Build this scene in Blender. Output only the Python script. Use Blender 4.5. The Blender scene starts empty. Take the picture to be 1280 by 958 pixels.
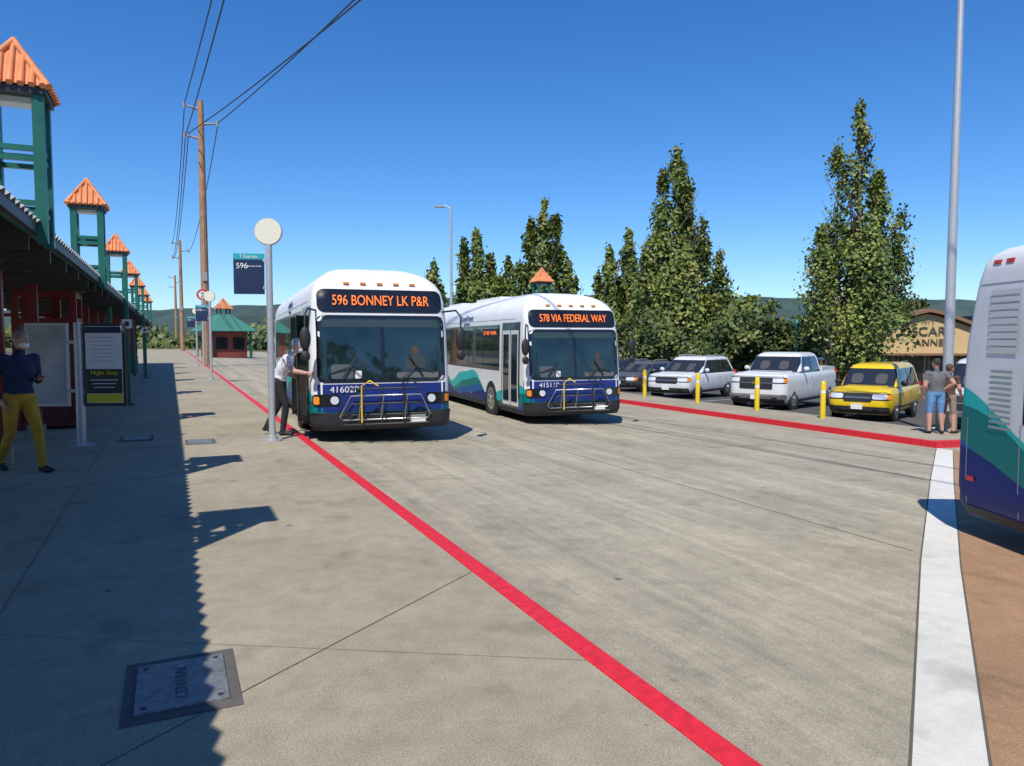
import bpy, math, random
import numpy as np
from mathutils import Vector, Matrix
random.seed(4); np.random.seed(4)
sc=bpy.context.scene
COL=sc.collection
TH=math.radians(24.75); CT,ST=math.cos(TH),math.sin(TH)
CAMX=-2.09
def pl(r,a):
    """survey frame (right, ahead of the standing point) -> street frame"""
    return (CAMX+r*CT+a*ST, -r*ST+a*CT)
def gz(x):
    if x<0: return 0.0
    return -0.12-0.035*min(x,28)
# ---------------------------------------------------------------- materials
MATS={}
def mat(name,col,rough=0.6,metal=0.0,noise=0.0,nscale=8,bump=0.0,bscale=60,emit=None,coat=0.0,spec=0.5,trans=0):
    if name in MATS: return MATS[name]
    m=bpy.data.materials.new(name); m.use_nodes=True
    nt=m.node_tree; b=nt.nodes['Principled BSDF']
    b.inputs['Base Color'].default_value=(*col,1); b.inputs['Roughness'].default_value=rough
    b.inputs['Metallic'].default_value=metal; b.inputs['Coat Weight'].default_value=coat
    b.inputs['Specular IOR Level'].default_value=spec
    if emit:
        b.inputs['Emission Color'].default_value=(*emit[:3],1); b.inputs['Emission Strength'].default_value=emit[3]
    if noise>0 or bump>0:
        tc=nt.nodes.new('ShaderNodeTexCoord')
    if noise>0:
        n=nt.nodes.new('ShaderNodeTexNoise'); n.inputs['Scale'].default_value=nscale; n.inputs['Detail'].default_value=5
        nt.links.new(tc.outputs['Object'],n.inputs['Vector'])
        mr=nt.nodes.new('ShaderNodeMapRange'); mr.inputs[1].default_value=.3; mr.inputs[2].default_value=.7
        mr.inputs[3].default_value=1-noise; mr.inputs[4].default_value=1+noise
        nt.links.new(n.outputs['Fac'],mr.inputs[0])
        mx=nt.nodes.new('ShaderNodeVectorMath'); mx.operation='SCALE'; mx.inputs[0].default_value=col
        nt.links.new(mr.outputs[0],mx.inputs['Scale']); nt.links.new(mx.outputs[0],b.inputs['Base Color'])
    if bump>0:
        n2=nt.nodes.new('ShaderNodeTexNoise'); n2.inputs['Scale'].default_value=bscale; n2.inputs['Detail'].default_value=3
        nt.links.new(tc.outputs['Object'],n2.inputs['Vector'])
        bp=nt.nodes.new('ShaderNodeBump'); bp.inputs['Strength'].default_value=bump; bp.inputs['Distance'].default_value=.01
        nt.links.new(n2.outputs['Fac'],bp.inputs['Height']); nt.links.new(bp.outputs[0],b.inputs['Normal'])
    MATS[name]=m; return m

def concrete(name,col,agg=.35,stain=.18,streak=0.0,aggscale=120):
    m=bpy.data.materials.new(name); m.use_nodes=True; nt=m.node_tree; N=nt.nodes; L=nt.links
    b=N['Principled BSDF']; b.inputs['Roughness'].default_value=.85; b.inputs['Specular IOR Level'].default_value=.3
    tc=N.new('ShaderNodeTexCoord')
    def noise(scale,det,vec=None,rough=.6):
        n=N.new('ShaderNodeTexNoise'); n.inputs['Scale'].default_value=scale; n.inputs['Detail'].default_value=det; n.inputs['Roughness'].default_value=rough
        L.new(vec if vec else tc.outputs['Object'],n.inputs['Vector']); return n.outputs['Fac']
    def mr(s,a,b_,c,d):
        r=N.new('ShaderNodeMapRange'); r.inputs[1].default_value=a; r.inputs[2].default_value=b_; r.inputs[3].default_value=c; r.inputs[4].default_value=d
        L.new(s,r.inputs[0]); return r.outputs[0]
    def mul(a,b_):
        r=N.new('ShaderNodeMath'); r.operation='MULTIPLY'; L.new(a,r.inputs[0]); L.new(b_,r.inputs[1]); return r.outputs[0]
    fine=noise(aggscale,3,rough=.85)
    f=mr(fine,.38,.62,1-agg,1+agg)
    f2=mr(noise(.55,5),.3,.7,1-stain,1+stain*.7)
    f3=mr(noise(5,6,rough=.75),.3,.7,1-stain,1+stain)
    f=mul(mul(f,f2),f3)
    v=N.new('ShaderNodeTexVoronoi'); v.inputs['Scale'].default_value=1.3; v.inputs['Randomness'].default_value=1
    L.new(tc.outputs['Object'],v.inputs['Vector'])
    f=mul(f,mr(v.outputs['Distance'],.02,.055,.40,1.0))
    v2=N.new('ShaderNodeTexVoronoi'); v2.inputs['Scale'].default_value=5.5; v2.inputs['Randomness'].default_value=1
    L.new(tc.outputs['Object'],v2.inputs['Vector'])
    f=mul(f,mr(v2.outputs['Distance'],.03,.07,.68,1.0))
    f=mul(f,mr(noise(1.7,3),.58,.70,1.0,.78))
    if streak>0:
        mp=N.new('ShaderNodeMapping'); mp.inputs['Scale'].default_value=(2.2,.05,1); mp.inputs['Rotation'].default_value=(0,0,.12)
        L.new(tc.outputs['Object'],mp.inputs['Vector'])
        f=mul(f,mr(noise(1.0,5,mp.outputs[0],.7),.35,.65,1-streak,1+streak*.6))
        mp2=N.new('ShaderNodeMapping'); mp2.inputs['Scale'].default_value=(9,.35,1); mp2.inputs['Rotation'].default_value=(0,0,1.25)
        L.new(tc.outputs['Object'],mp2.inputs['Vector'])
        f=mul(f,mr(noise(2.0,4,mp2.outputs[0],.7),.3,.7,1-streak*.5,1+streak*.4))
    mx=N.new('ShaderNodeVectorMath'); mx.operation='SCALE'; mx.inputs[0].default_value=col; L.new(f,mx.inputs['Scale'])
    L.new(mx.outputs[0],b.inputs['Base Color'])
    bp=N.new('ShaderNodeBump'); bp.inputs['Strength'].default_value=.8; bp.inputs['Distance'].default_value=.005
    L.new(fine,bp.inputs['Height']); L.new(bp.outputs[0],b.inputs['Normal'])
    MATS[name]=m; return m

def livery():
    m=bpy.data.materials.new('bus_livery'); m.use_nodes=True; nt=m.node_tree; N=nt.nodes; L=nt.links
    b=N['Principled BSDF']; b.inputs['Roughness'].default_value=.42; b.inputs['Specular IOR Level'].default_value=.25
    tc=N.new('ShaderNodeTexCoord'); sp=N.new('ShaderNodeSeparateXYZ'); L.new(tc.outputs['Object'],sp.inputs[0])
    def M(op,a,b_=None,c=None):
        n=N.new('ShaderNodeMath'); n.operation=op
        for i,x in enumerate((a,b_,c)):
            if x is None: continue
            if isinstance(x,(int,float)): n.inputs[i].default_value=x
            else: L.new(x,n.inputs[i])
        return n.outputs[0]
    y,z=sp.outputs['Y'],sp.outputs['Z']
    def layer(a,sl,amp,k,ph,colr,prev):
        h=M('MULTIPLY_ADD',y,sl,a)
        s=M('MULTIPLY',M('SINE',M('MULTIPLY_ADD',y,k,ph)),amp)
        s2=M('MULTIPLY',M('SINE',M('MULTIPLY_ADD',y,k*2.1,ph*1.7)),amp*.3)
        mask=M('LESS_THAN',z,M('ADD',M('ADD',h,s),s2))
        mx=N.new('ShaderNodeMix'); mx.data_type='RGBA'; L.new(mask,mx.inputs[0])
        if isinstance(prev,tuple): mx.inputs[6].default_value=(*prev,1)
        else: L.new(prev,mx.inputs[6])
        mx.inputs[7].default_value=(*colr,1); return mx.outputs[2]
    c=(.78,.785,.77)
    c=layer(.66,.066,.26,1.55,.4,(.02,.50,.47),c)
    c=layer(.50,.060,.24,1.55,.9,(.0,.19,.18),c)
    c=layer(.40,.048,.20,1.4,1.9,(.0,.10,.38),c)
    c=layer(.33,.042,.15,1.4,2.6,(.003,.02,.17),c)
    n=N.new('ShaderNodeTexNoise'); n.inputs['Scale'].default_value=2.5; n.inputs['Detail'].default_value=5; L.new(tc.outputs['Object'],n.inputs['Vector'])
    mr=N.new('ShaderNodeMapRange'); mr.inputs[1].default_value=.3; mr.inputs[2].default_value=.7; mr.inputs[3].default_value=.88; mr.inputs[4].default_value=1.0; L.new(n.outputs['Fac'],mr.inputs[0])
    vm=N.new('ShaderNodeVectorMath'); vm.operation='SCALE'; L.new(c,vm.inputs[0]); L.new(mr.outputs[0],vm.inputs['Scale'])
    L.new(vm.outputs[0],b.inputs['Base Color']); return m

LIV=livery()
SIDEWALK=concrete('sidewalk_concrete',(.345,.30,.215),agg=.38,stain=.15)
ROAD=concrete('road_concrete',(.385,.34,.25),agg=.32,stain=.17,streak=.20)
BROWN=concrete('brown_concrete',(.36,.215,.12),agg=.32,stain=.14)
WHITEC=concrete('white_concrete',(.66,.64,.57),agg=.06,stain=.10)
ASPH=concrete('asphalt',(.09,.087,.08),agg=.3,stain=.2)
GRASS=concrete('dry_grass',(.16,.145,.06),agg=.4,stain=.4,aggscale=6)
RED=mat('red_paint',(.66,.018,.03),.5,noise=.20,nscale=16,bump=.5,bscale=90)
BLACK=mat('black_rubber',(.018,.018,.02),.6)
BLACKG=mat('black_gloss',(.012,.012,.014),.2,coat=.3)
GLASS=mat('dark_glass',(.012,.026,.026),.03,spec=.9,noise=.5,nscale=1.4)
CARGLASS=mat('car_glass',(.02,.025,.03),.04,spec=.9)
WHITEP=mat('white_paint',(.78,.78,.76),.3,coat=.3)
NAVY=mat('navy_paint',(.008,.025,.17),.4,coat=.1)
CHROME=mat('brushed_metal',(.58,.58,.58),.3,metal=.9)
GALV=mat('galvanised_steel',(.52,.53,.53),.45,metal=.5,noise=.08,nscale=20)
AMBER=mat('amber_lens',(.8,.25,.02),.3)
REDL=mat('red_lens',(.6,.02,.02),.25)
LAMP=mat('headlight_lens',(.62,.66,.70),.08,coat=.6)
LED=mat('led_text',(.5,.12,.02),.5,emit=(1,.20,.03,1.0))
GREEN=mat('green_steel',(.012,.12,.085),.4,noise=.12,nscale=5)
DRED=mat('dark_red_steel',(.17,.016,.018),.45,noise=.1)
TILE=mat('orange_roof_tile',(.62,.22,.085),.7,noise=.2,nscale=5)
DARKST=mat('dark_steel',(.03,.033,.033),.5)
ROOFM=mat('corrugated_metal',(.55,.56,.55),.45,metal=.3,noise=.1)
WOOD=mat('weathered_wood',(.36,.19,.095),.85,noise=.25,nscale=3,bump=.4,bscale=20)
YELLOW=mat('yellow_paint',(.74,.52,.02),.4,noise=.06)
CREAM=mat('cream_plastic',(.74,.70,.55),.45)
SIGNB=mat('navy_sign',(.012,.025,.075),.35)
TEAL=mat('teal_sign',(.02,.35,.38),.35)
PAPER=mat('paper_white',(.75,.76,.73),.5)
PAPERG=mat('glass_poster',(.42,.44,.43),.15,noise=.25,nscale=1.5)
GREY=mat('grey_plastic',(.3,.3,.3),.5)
JOINT=mat('joint_dark',(.11,.095,.07),.9)
JOINTR=mat('joint_road',(.20,.175,.13),.9)
SKIN=mat('skin',(.50,.27,.18),.5)
BARK=mat('bark',(.20,.155,.11),.9,noise=.3,nscale=4)

# ---------------------------------------------------------------- mesh builder
class MB:
    def __init__(s): s.v=[]; s.f=[]; s.m=[]; s.mats=[]; s.sm=[]
    def mi(s,m):
        if m not in s.mats: s.mats.append(m)
        return s.mats.index(m)
    def add(s,vs,fs,m,smooth=False):
        o=len(s.v); s.v+= [tuple(v) for v in vs]; k=s.mi(m)
        for f in fs: s.f.append(tuple(i+o for i in f)); s.m.append(k); s.sm.append(smooth)
    def box(s,c,d,m,rot=None):
        x,y,z=[q/2 for q in d]
        vs=[Vector((a,b,e)) for a in(-x,x) for b in(-y,y) for e in(-z,z)]
        if rot is not None: vs=[rot@v for v in vs]
        vs=[v+Vector(c) for v in vs]
        s.add(vs,[(0,1,3,2),(4,6,7,5),(0,4,5,1),(2,3,7,6),(0,2,6,4),(1,5,7,3)],m)
    def beam(s,p0,p1,w,h,m):
        p0,p1=Vector(p0),Vector(p1); d=(p1-p0); L=d.length; d.normalize()
        up=Vector((0,0,1)) if abs(d.z)<.95 else Vector((0,1,0))
        x=d.cross(up).normalized(); u=x.cross(d).normalized()
        R=Matrix((x,d,u)).transposed(); s.box((p0+p1)/2,(w,L,h),m,R)
    def tube(s,pts,rad,m,n=10,rx=None,caps=True,smooth=True,side=None):
        pts=[Vector(p) for p in pts]; k=len(pts)
        if isinstance(rad,(int,float)): rad=[rad]*k
        if rx is None: rx=rad
        vs=[];fs=[]
        for i,p in enumerate(pts):
            d=(pts[min(i+1,k-1)]-pts[max(i-1,0)]).normalized()
            ref=Vector(side) if side else (Vector((1,0,0)) if abs(d.x)<.9 else Vector((0,1,0)))
            x=(ref-d*ref.dot(d)).normalized(); y=d.cross(x)
            for j in range(n):
                a=2*math.pi*j/n; vs.append(p+x*math.cos(a)*rx[i]+y*math.sin(a)*rad[i])
        for i in range(k-1):
            for j in range(n):
                fs.append((i*n+j,i*n+(j+1)%n,(i+1)*n+(j+1)%n,(i+1)*n+j))
        s.add(vs,fs,m,smooth)
        if caps:
            s.add(vs[:n],[tuple(reversed(range(n)))],m); s.add(vs[-n:],[tuple(range(n))],m)
    def cyl(s,p0,p1,r,m,n=16,r1=None): s.tube([p0,p1],[r,r if r1 is None else r1],m,n)
    def ell(s,c,r,m,n=14,k=10,R=None,z0=-1,z1=1):
        vs=[];fs=[]
        a0,a1=math.asin(z0),math.asin(z1)
        for i in range(k+1):
            t=a0+(a1-a0)*i/k
            for j in range(n):
                a=2*math.pi*j/n
                v=Vector((r[0]*math.cos(t)*math.cos(a),r[1]*math.cos(t)*math.sin(a),r[2]*math.sin(t)))
                if R is not None: v=R@v
                vs.append(v+Vector(c))
        for i in range(k):
            for j in range(n): fs.append((i*n+j,i*n+(j+1)%n,(i+1)*n+(j+1)%n,(i+1)*n+j))
        s.add(vs,fs,m,True)
    def obj(s,name,loc=(0,0,0),rz=0,parent=None,bevel=0):
        me=bpy.data.meshes.new(name); me.from_pydata(s.v,[],s.f)
        for m in s.mats: me.materials.append(m)
        me.polygons.foreach_set('material_index',s.m); me.polygons.foreach_set('use_smooth',s.sm)
        me.update(); o=bpy.data.objects.new(name,me); COL.objects.link(o)
        o.location=loc; o.rotation_euler=(0,0,rz)
        if parent: o.parent=parent
        if bevel>0:
            b=o.modifiers.new('b','BEVEL'); b.width=bevel; b.segments=2; b.limit_method='ANGLE'; b.angle_limit=math.radians(50)
        return o
def text(name,body,size,loc,rot,m,parent=None,sx=1.0,ext=.003,align='CENTER',fit=None):
    cu=bpy.data.curves.new(name,'FONT'); cu.body=body; cu.size=size; cu.extrude=ext; cu.align_x=align; cu.align_y='CENTER'
    cu.materials.append(m); o=bpy.data.objects.new(name,cu); COL.objects.link(o)
    if fit:
        bpy.context.view_layer.update(); sx=fit/max(o.dimensions.x,.01)
    o.location=loc; o.rotation_euler=rot; o.scale=(sx,1,1)
    if parent: o.parent=parent
    return o
FRONT=(math.pi/2,0,0); LEFTF=(math.pi/2,0,-math.pi/2)

# ---------------------------------------------------------------- ground
b=MB()
xs=[-3000,-9.2,0,28,3000]; zs=[-.16,-.16,-.17,-1.15,-1.15]
vs=[];fs=[]
for x,z in zip(xs,zs):
    for y in (-3000,-60,200,4000): vs.append((x,y,z))
for i in range(4):
    for j in range(3): fs.append((i*4+j,(i+1)*4+j,(i+1)*4+j+1,i*4+j+1))
b.add(vs,fs,GRASS); b.obj('ground')
b=MB(); b.box((-4.575,60,-.1),(8.85,160,.2),SIDEWALK); b.obj('sidewalk')
b=MB(); b.box((-.0725,60,-.0985),(.145,160,.205),RED); b.obj('red_kerb',bevel=.012)
def sheet(name,poly,m,off=0.0):
    b=MB(); b.add([(x,y,-.12-.035*x+off) for x,y in poly],[tuple(range(len(poly)))],m); return b.obj(name)
sheet('road',[(0.002,-20),(12.5,-20),(12.5,140),(0.002,140)],ROAD)
b=MB(); b.add([(-40,-20,-.15),(-9,-20,-.15),(-9,140,-.15),(-40,140,-.15)],[(0,1,2,3)],ASPH); b.obj('road')
EL=[(0.004,1.6),(.77,2.14),(3.98,4.45),(8.42,7.55),(12.5,10.35)]
ER=[(x+.16,y-.27) for x,y in EL]; ER[0]=(.004,1.25); ER[-1]=(12.5,9.98)
b=MB(); n=len(EL)
b.add([(x,y,-.12-.035*x+.006) for x,y in EL+ER],[(i,i+n,i+1+n,i+1) for i in range(n-1)],WHITEC); b.obj('white_paving_band')
sheet('brown_paving',[(.004,-20),(12.5,-20)]+ER[::-1],BROWN,.004)
b=MB()
for i in range(len(EL)-1):
    for A in(EL,ER):
        p,q=A[i],A[i+1]
        b.add([(p[0],p[1],-.12-.035*p[0]+.009),(q[0],q[1],-.12-.035*q[0]+.009),(q[0]-.006,q[1]+.012,-.12-.035*q[0]+.009),(p[0]-.006,p[1]+.012,-.12-.035*p[0]+.009)],[(0,1,2,3)],JOINT)
def joint(p,q,w=.008,z=None,m=JOINT):
    d=Vector((q[0]-p[0],q[1]-p[1],0)).normalized(); s=Vector((-d.y,d.x,0))*w
    f=(lambda x:.004) if z=='s' else (lambda x:-.12-.035*x+.005)
    P=[(p[0]+s.x,p[1]+s.y),(p[0]-s.x,p[1]-s.y),(q[0]-s.x,q[1]-s.y),(q[0]+s.x,q[1]+s.y)]
    b.add([(x,y,f(x)) for x,y in P],[(0,1,2,3)],m)
for k in range(0,14):
    y0=5.1+k*4.6; joint((-.15,y0),(-2.9,y0-2.05),.003,'s') if k==0 else joint((-.15,y0),(-8.9,y0-.2),.0035,'s')
joint((-3.2,-3),(-3.2,110),.003,'s'); joint((-3.2,5.2),(-.15,3.4),.0015,'s')
for x in (4.2,8.4): joint((x,x*.69+1.8),(x,120),.006,m=JOINTR)
for k in range(0,22): joint((.01,9.5+k*4.5),(12.4,9.5+k*4.5),.004,m=JOINTR)
b.obj('pavement_joints')
b=MB()
def slab(x0,x1,y0,y1,t,m):
    b.add([(x,y,-.12-.035*x+z) for x in(x0,x1) for y in(y0,y1) for z in(-.1,t)],[(0,1,3,2),(4,6,7,5),(0,4,5,1),(2,3,7,6),(1,5,7,3)],m)
slab(12.5,12.68,10.35,120,.135,RED); b.obj('red_kerb')
b=MB(); slab(12.684,15.4,10.6,120,.13,SIDEWALK); slab(12.684,15.4,10.35,10.596,.133,RED); b.obj('sidewalk')
sheet('sidewalk',[(12.5,-20),(15.4,-20),(15.4,10.35),(12.5,10.35)],SIDEWALK)
sheet('parking_lot',[(15.4,-20),(28,-20),(28,140),(15.4,140)],ASPH)
b=MB(); b.add([(28,-20,-1.1),(60,-20,-1.1),(60,140,-1.1),(28,140,-1.1)],[(0,1,2,3)],ASPH); b.obj('parking_lot')
b=MB()
for k in range(14):
    y0=10.0+k*3.25; d=Vector((.9,.43,0)); s=Vector((-.43,.9,0))*.05
    p=Vector((16.2,y0,0)); q=p+d*5.2
    b.add([(v.x,v.y,-.12-.035*v.x+.006) for v in(p+s,p-s,q-s,q+s)],[(0,1,2,3)],WHITEP)
b.obj('parking_markings')
def cover(x,y,s,txt=True):
    b=MB(); b.box((0,0,.004),(.53*s,.70*s,.008),mat('cover_rim',(.10,.09,.08),.8,noise=.2))
    b.box((0,0,.012),(.42*s,.55*s,.012),mat('cover_plate',(.24,.25,.255),.5,metal=.4,noise=.3,nscale=25,bump=1,bscale=150))
    for i in(-1,1):
        for j in(-1,1): b.cyl((i*.17*s,j*.23*s,.017),(i*.17*s,j*.23*s,.021),.014,DARKST,10)
    mc=b.obj('access_cover',(x,y,0),bevel=.003)
    if txt: text('cover_text','CENTRAL',.08,(.0,0,.0195),(0,0,math.pi/2),mat('cover_letters',(.10,.10,.10),.6),mc,1.1,.001)
cover(-2.16,4.02,1.0); cover(-2.75,14.5,1.0,False); cover(-1.75,13.6,.9,False)
# ---------------------------------------------------------------- vehicles
def lerp_tab(tab,z):
    if z<=tab[0][0]: return tab[0][1:]
    for a,c in zip(tab,tab[1:]):
        if z<=c[0]:
            t=(z-a[0])/(c[0]-a[0]); return [p+(q-p)*t for p,q in zip(a[1:],c[1:])]
    return tab[-1][1:]
def ringpts(w,f,r,rc,rr,n=7):
    P=[]
    for cx,cy,a0,R in((w-rc,f+rc,-90,rc),(w-rr,r-rr,0,rr),(-w+rr,r-rr,90,rr),(-w+rc,f+rc,180,rc)):
        for i in range(n):
            a=math.radians(a0+90*i/(n-1)); P.append((cx+R*math.cos(a),cy+R*math.sin(a)))
    return P
def hull(b,tab,zs,m,rc,rr,mtop=None,mbot=None):
    rows=[]
    for z in zs:
        w,f,r=lerp_tab(tab,z)[:3]; k=min(rc,w*.9); rows.append([(x,y,z) for x,y in ringpts(w,f,r,k,min(rr,w*.9))])
    n=len(rows[0]); vs=[p for r in rows for p in r]
    fs=[(i*n+j,i*n+(j+1)%n,(i+1)*n+(j+1)%n,(i+1)*n+j) for i in range(len(rows)-1) for j in range(n)]
    b.add(vs,fs,m,True)
    b.add(rows[-1],[tuple(range(n))],mtop or m); b.add(rows[0],[tuple(reversed(range(n)))],mbot or BLACK)
def fpatch(b,tab,rc,x0,x1,z0,z1,m,off=.005,r=.0,nx=22,nz=10):
    vs=[]; 
    for i in range(nz+1):
        t=i/nz
        if r>0: t=.5-.5*math.cos(math.pi*t)
        z=z0+(z1-z0)*t
        w,f=lerp_tab(tab,z)[:2]; d=min(z-z0,z1-z); sh=r-math.sqrt(max(r*r-(r-d)**2,0)) if d<r else 0
        for j in range(nx+1):
            x=(x0+sh)+(x1-x0-2*sh)*j/nx
            xx=min(abs(x),w-.002); e=xx-(w-rc)
            if e>0: yy=f+rc-math.sqrt(max(rc*rc-e*e,0)); nx_,ny_=e/rc,math.sqrt(max(1-(e/rc)**2,0))
            else: yy=f; nx_,ny_=0,1
            vs.append((math.copysign(xx,x)+math.copysign(nx_,x)*off,yy-ny_*off,z))
    fs=[(i*(nx+1)+j,i*(nx+1)+j+1,(i+1)*(nx+1)+j+1,(i+1)*(nx+1)+j) for i in range(nz) for j in range(nx)]
    b.add(vs,fs,m,True)
def spatch(b,tab,side,y0,y1,z0,z1,m,off=.005,nz=6,y0t=None,y1t=None):
    vs=[]
    for i in range(nz+1):
        t=i/nz; z=z0+(z1-z0)*t; w=lerp_tab(tab,z)[0]+off
        a=y0+((y0t if y0t is not None else y0)-y0)*t; c=y1+((y1t if y1t is not None else y1)-y1)*t
        vs+=[(side*w,a,z),(side*w,c,z)]
    b.add(vs,[(2*i,2*i+1,2*i+3,2*i+2) if side>0 else (2*i+1,2*i,2*i+2,2*i+3) for i in range(nz)],m)
def wheel(b,side,x,y,r,wd,rim=CHROME,archr=None):
    if archr:
        b.cyl((side*(x-.03),y,r),(side*(x+.008),y,r),archr,mat('wheel_well',(.008,.008,.008),.9),28)
    xo=x+.025
    b.tube([(side*(xo-wd),y,r),(side*(xo-.03),y,r),(side*xo,y,r)],[r,r,r*.93],BLACK,28,side=(0,1,0))
    b.tube([(side*(xo-.001),y,r),(side*(xo+.006),y,r)],[r*.62,r*.60],rim,24,side=(0,1,0))
    b.tube([(side*(xo+.004),y,r),(side*(xo+.035),y,r)],[r*.22,r*.18],rim,12,side=(0,1,0))
    for k in range(8):
        a=k*math.pi/4; b.cyl((side*(xo+.005),y+math.cos(a)*r*.42,r+math.sin(a)*r*.42),(side*(xo+.009),y+math.cos(a)*r*.42,r+math.sin(a)*r*.42),r*.09,DARKST,8)

BT0=[(.25,1.24,.06,12.1),(.35,1.28,.0,12.17),(.55,1.30,.0,12.2),(1.1,1.30,.03,12.2),(2.0,1.29,.12,12.17),(2.4,1.28,.18,12.14),(2.66,1.26,.23,12.1),
    (2.84,1.22,.29,12.05),(2.98,1.14,.40,12.0),(3.10,1.03,.56,11.9),(3.20,.88,.80,11.7),(3.27,.72,1.05,11.4),(3.31,.5,1.4,11.0)]
BT1=[(.25,1.24,.06,12.1),(.35,1.28,.0,12.17),(.55,1.30,.0,12.2),(1.1,1.30,.03,12.2),(2.0,1.29,.12,12.15),(2.4,1.28,.18,12.08),(2.66,1.265,.23,12.03),
    (2.84,1.24,.29,11.98),(2.92,1.19,.34,11.94),(2.98,1.10,.40,11.88),(3.02,.95,.50,11.8),(3.05,.72,.7,11.6),(3.07,.5,1.0,11.3)]
def bus(name,loc,yaw,route,num,dooropen,texts=True,old=False):
    b=MB(); T=BT1 if old else BT0; RC=.24
    hull(b,T,sorted(set([t[0] for t in T]+[.8,1.5,2.25,2.52,2.75,2.91]+([3.04,3.15,3.24] if not old else []))),LIV,RC,.14 if old else .18)
    fpatch(b,T,RC,-1.298,1.298,.26,.585,BLACK,.03,.04)
    fpatch(b,T,RC,-1.299,1.299,.60,1.10,NAVY,.006)
    fpatch(b,T,RC,-1.19,1.19,1.12,2.36,BLACKG,.006,.12)
    for s in(-1,1):
        fpatch(b,T,RC,*((.035,1.13) if s>0 else (-1.13,-.035)),1.18,2.30,GLASS,.010,.09,nz=12)
    fpatch(b,T,RC,-1.16,1.16,2.41,2.84,BLACKG,.012,.13,nz=14)
    for s in(-1,1):
        fpatch(b,T,RC,*((.80,1.27) if s>0 else(-1.27,-.80)),.70,.92,BLACKG,.012,.05)
        for x in(.90,1.06): b.cyl((s*x,.06 if x>1 else .0,.81),(s*x,-.028 if x<1 else .02,.81),.075,LAMP,16)
        fpatch(b,T,RC,*((1.16,1.25) if s>0 else(-1.25,-1.16)),.74,.88,AMBER,.018,.02)
        b.tube([(s*.30,-.02,1.14),(s*.62,.02,1.42),(s*.95,.03,1.30)],.012,BLACK,6)
        b.tube([(s*.48,.02,1.62),(s*.62,.01,1.42),(s*.75,-.01,1.22)],.014,BLACK,6)
        b.tube([(s*1.18,.25,2.44),(s*1.36,-.10,2.46),(s*1.42,-.22,2.34),(s*1.42,-.22,2.1)],.018,BLACK,8)
        b.ell((s*1.42,-.22,1.93),(.10,.06,.21),BLACK,12,10)
        b.ell((s*1.42,-.23,1.62),(.085,.05,.10),BLACK,12,8)
    fpatch(b,T,RC,-1.10,1.10,2.14,2.28,mat('sun_shade',(.035,.06,.06),.3),.0125,.02)
    fpatch(b,T,RC,.25,1.05,1.20,1.30,mat('dash_grey',(.12,.12,.12),.5),.0125,.03); fpatch(b,T,RC,-.95,-.55,1.20,1.46,mat('dash_item',(.08,.10,.11),.5),.0125,.04)
    fpatch(b,T,RC,-.52,-.40,1.20,1.34,PAPER,.0125,.01)
    fpatch(b,T,RC,.42,.80,1.34,1.62,mat('driver_jacket',(.03,.045,.05),.7),.0125,.12); fpatch(b,T,RC,.54,.68,1.62,1.80,mat('driver_face',(.07,.045,.035),.6),.0127,.08)
    for x in(-.62,-.31,0,.31,.62): b.box((x,.36 if not old else .42,2.955),(.10,.07,.035),AMBER)
    b.beam((-.42,.0,.50),(-.42,-.2,.50),.04,.05,DARKST); b.beam((.42,.0,.50),(.42,-.2,.50),.04,.05,DARKST)
    for k,(yy,z0,z1) in enumerate(((-.10,.54,1.02),(-.18,.46,.90),(-.26,.38,.76))):
        b.tube([(-.78,yy,z0),(-.83,yy-.02,z0+.07),(-.64,yy-.05,z1),(.64,yy-.05,z1),(.83,yy-.02,z0+.07),(.78,yy,z0),(-.78,yy,z0)],.016,CHROME if k==1 else DARKST,8)
        for x in(-.50,-.1,.34): b.tube([(x,yy,z0),(x+.05,yy-.05,z1)],.012,DARKST if k!=1 else CHROME,6)
    for x in(-.46,.30): b.tube([(x,-.32,.42),(x,-.32,1.08),(x+.14,-.32,1.17),(x+.30,-.29,1.08)],.016,YELLOW if x<0 else BLACK,8)
    b.box((.62,-.048,.42),(.31,.012,.16),PAPER); b.box((.62,-.041,.42),(.35,.012,.2),DARKST)
    for s in(-1,1):
        y0=2.05 if s<0 else .75
        spatch(b,T,s,y0,11.2,1.28,2.50,BLACKG,.004)
        y=y0+.06
        while y<10.9:
            y1=min(y+1.42,11.14); spatch(b,T,s,y,y1-.05,1.34,2.44,GLASS,.009)
            spatch(b,T,s,y,y1-.05,2.05,2.065,DARKST,.013,1); y=y1
        spatch(b,T,s,.3,12.0,.27,.36,BLACK,.006,1)
        for yw in(2.75,8.7):
            wheel(b,s,1.285,yw,.50,.3,archr=.60)
        for yy in(4.6,6.5): spatch(b,T,s,yy,yy+.1,.5,.55,AMBER,.012,1)
        spatch(b,T,s,11.85,11.97,.62,.67,REDL,.012,1)
        for k in range(9): spatch(b,T,s,11.30,11.72,1.95+k*.07,2.0+k*.07,mat('louvre_grey',(.55,.55,.55),.5),.012,1)
        for k in range(11): spatch(b,T,s,11.36,11.66,1.20+k*.055,1.225+k*.055,mat('louvre_dark',(.25,.32,.32),.5),.012,1) if s<0 else None
        spatch(b,T,s,9.9,10.8,.62,1.05,mat('vent_grey',(.25,.26,.27),.5),.006,1)
        for yy in(4.1,5.9,7.6,9.75,11.22,11.98): spatch(b,T,s,yy,yy+.012,.37,1.27,GREY,.003,3)
        spatch(b,T,s,.8,11.9,2.62,2.632,GREY,.003,1)
    spatch(b,T,-1,.50,1.86,.38,2.54,BLACKG,.006)
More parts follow.
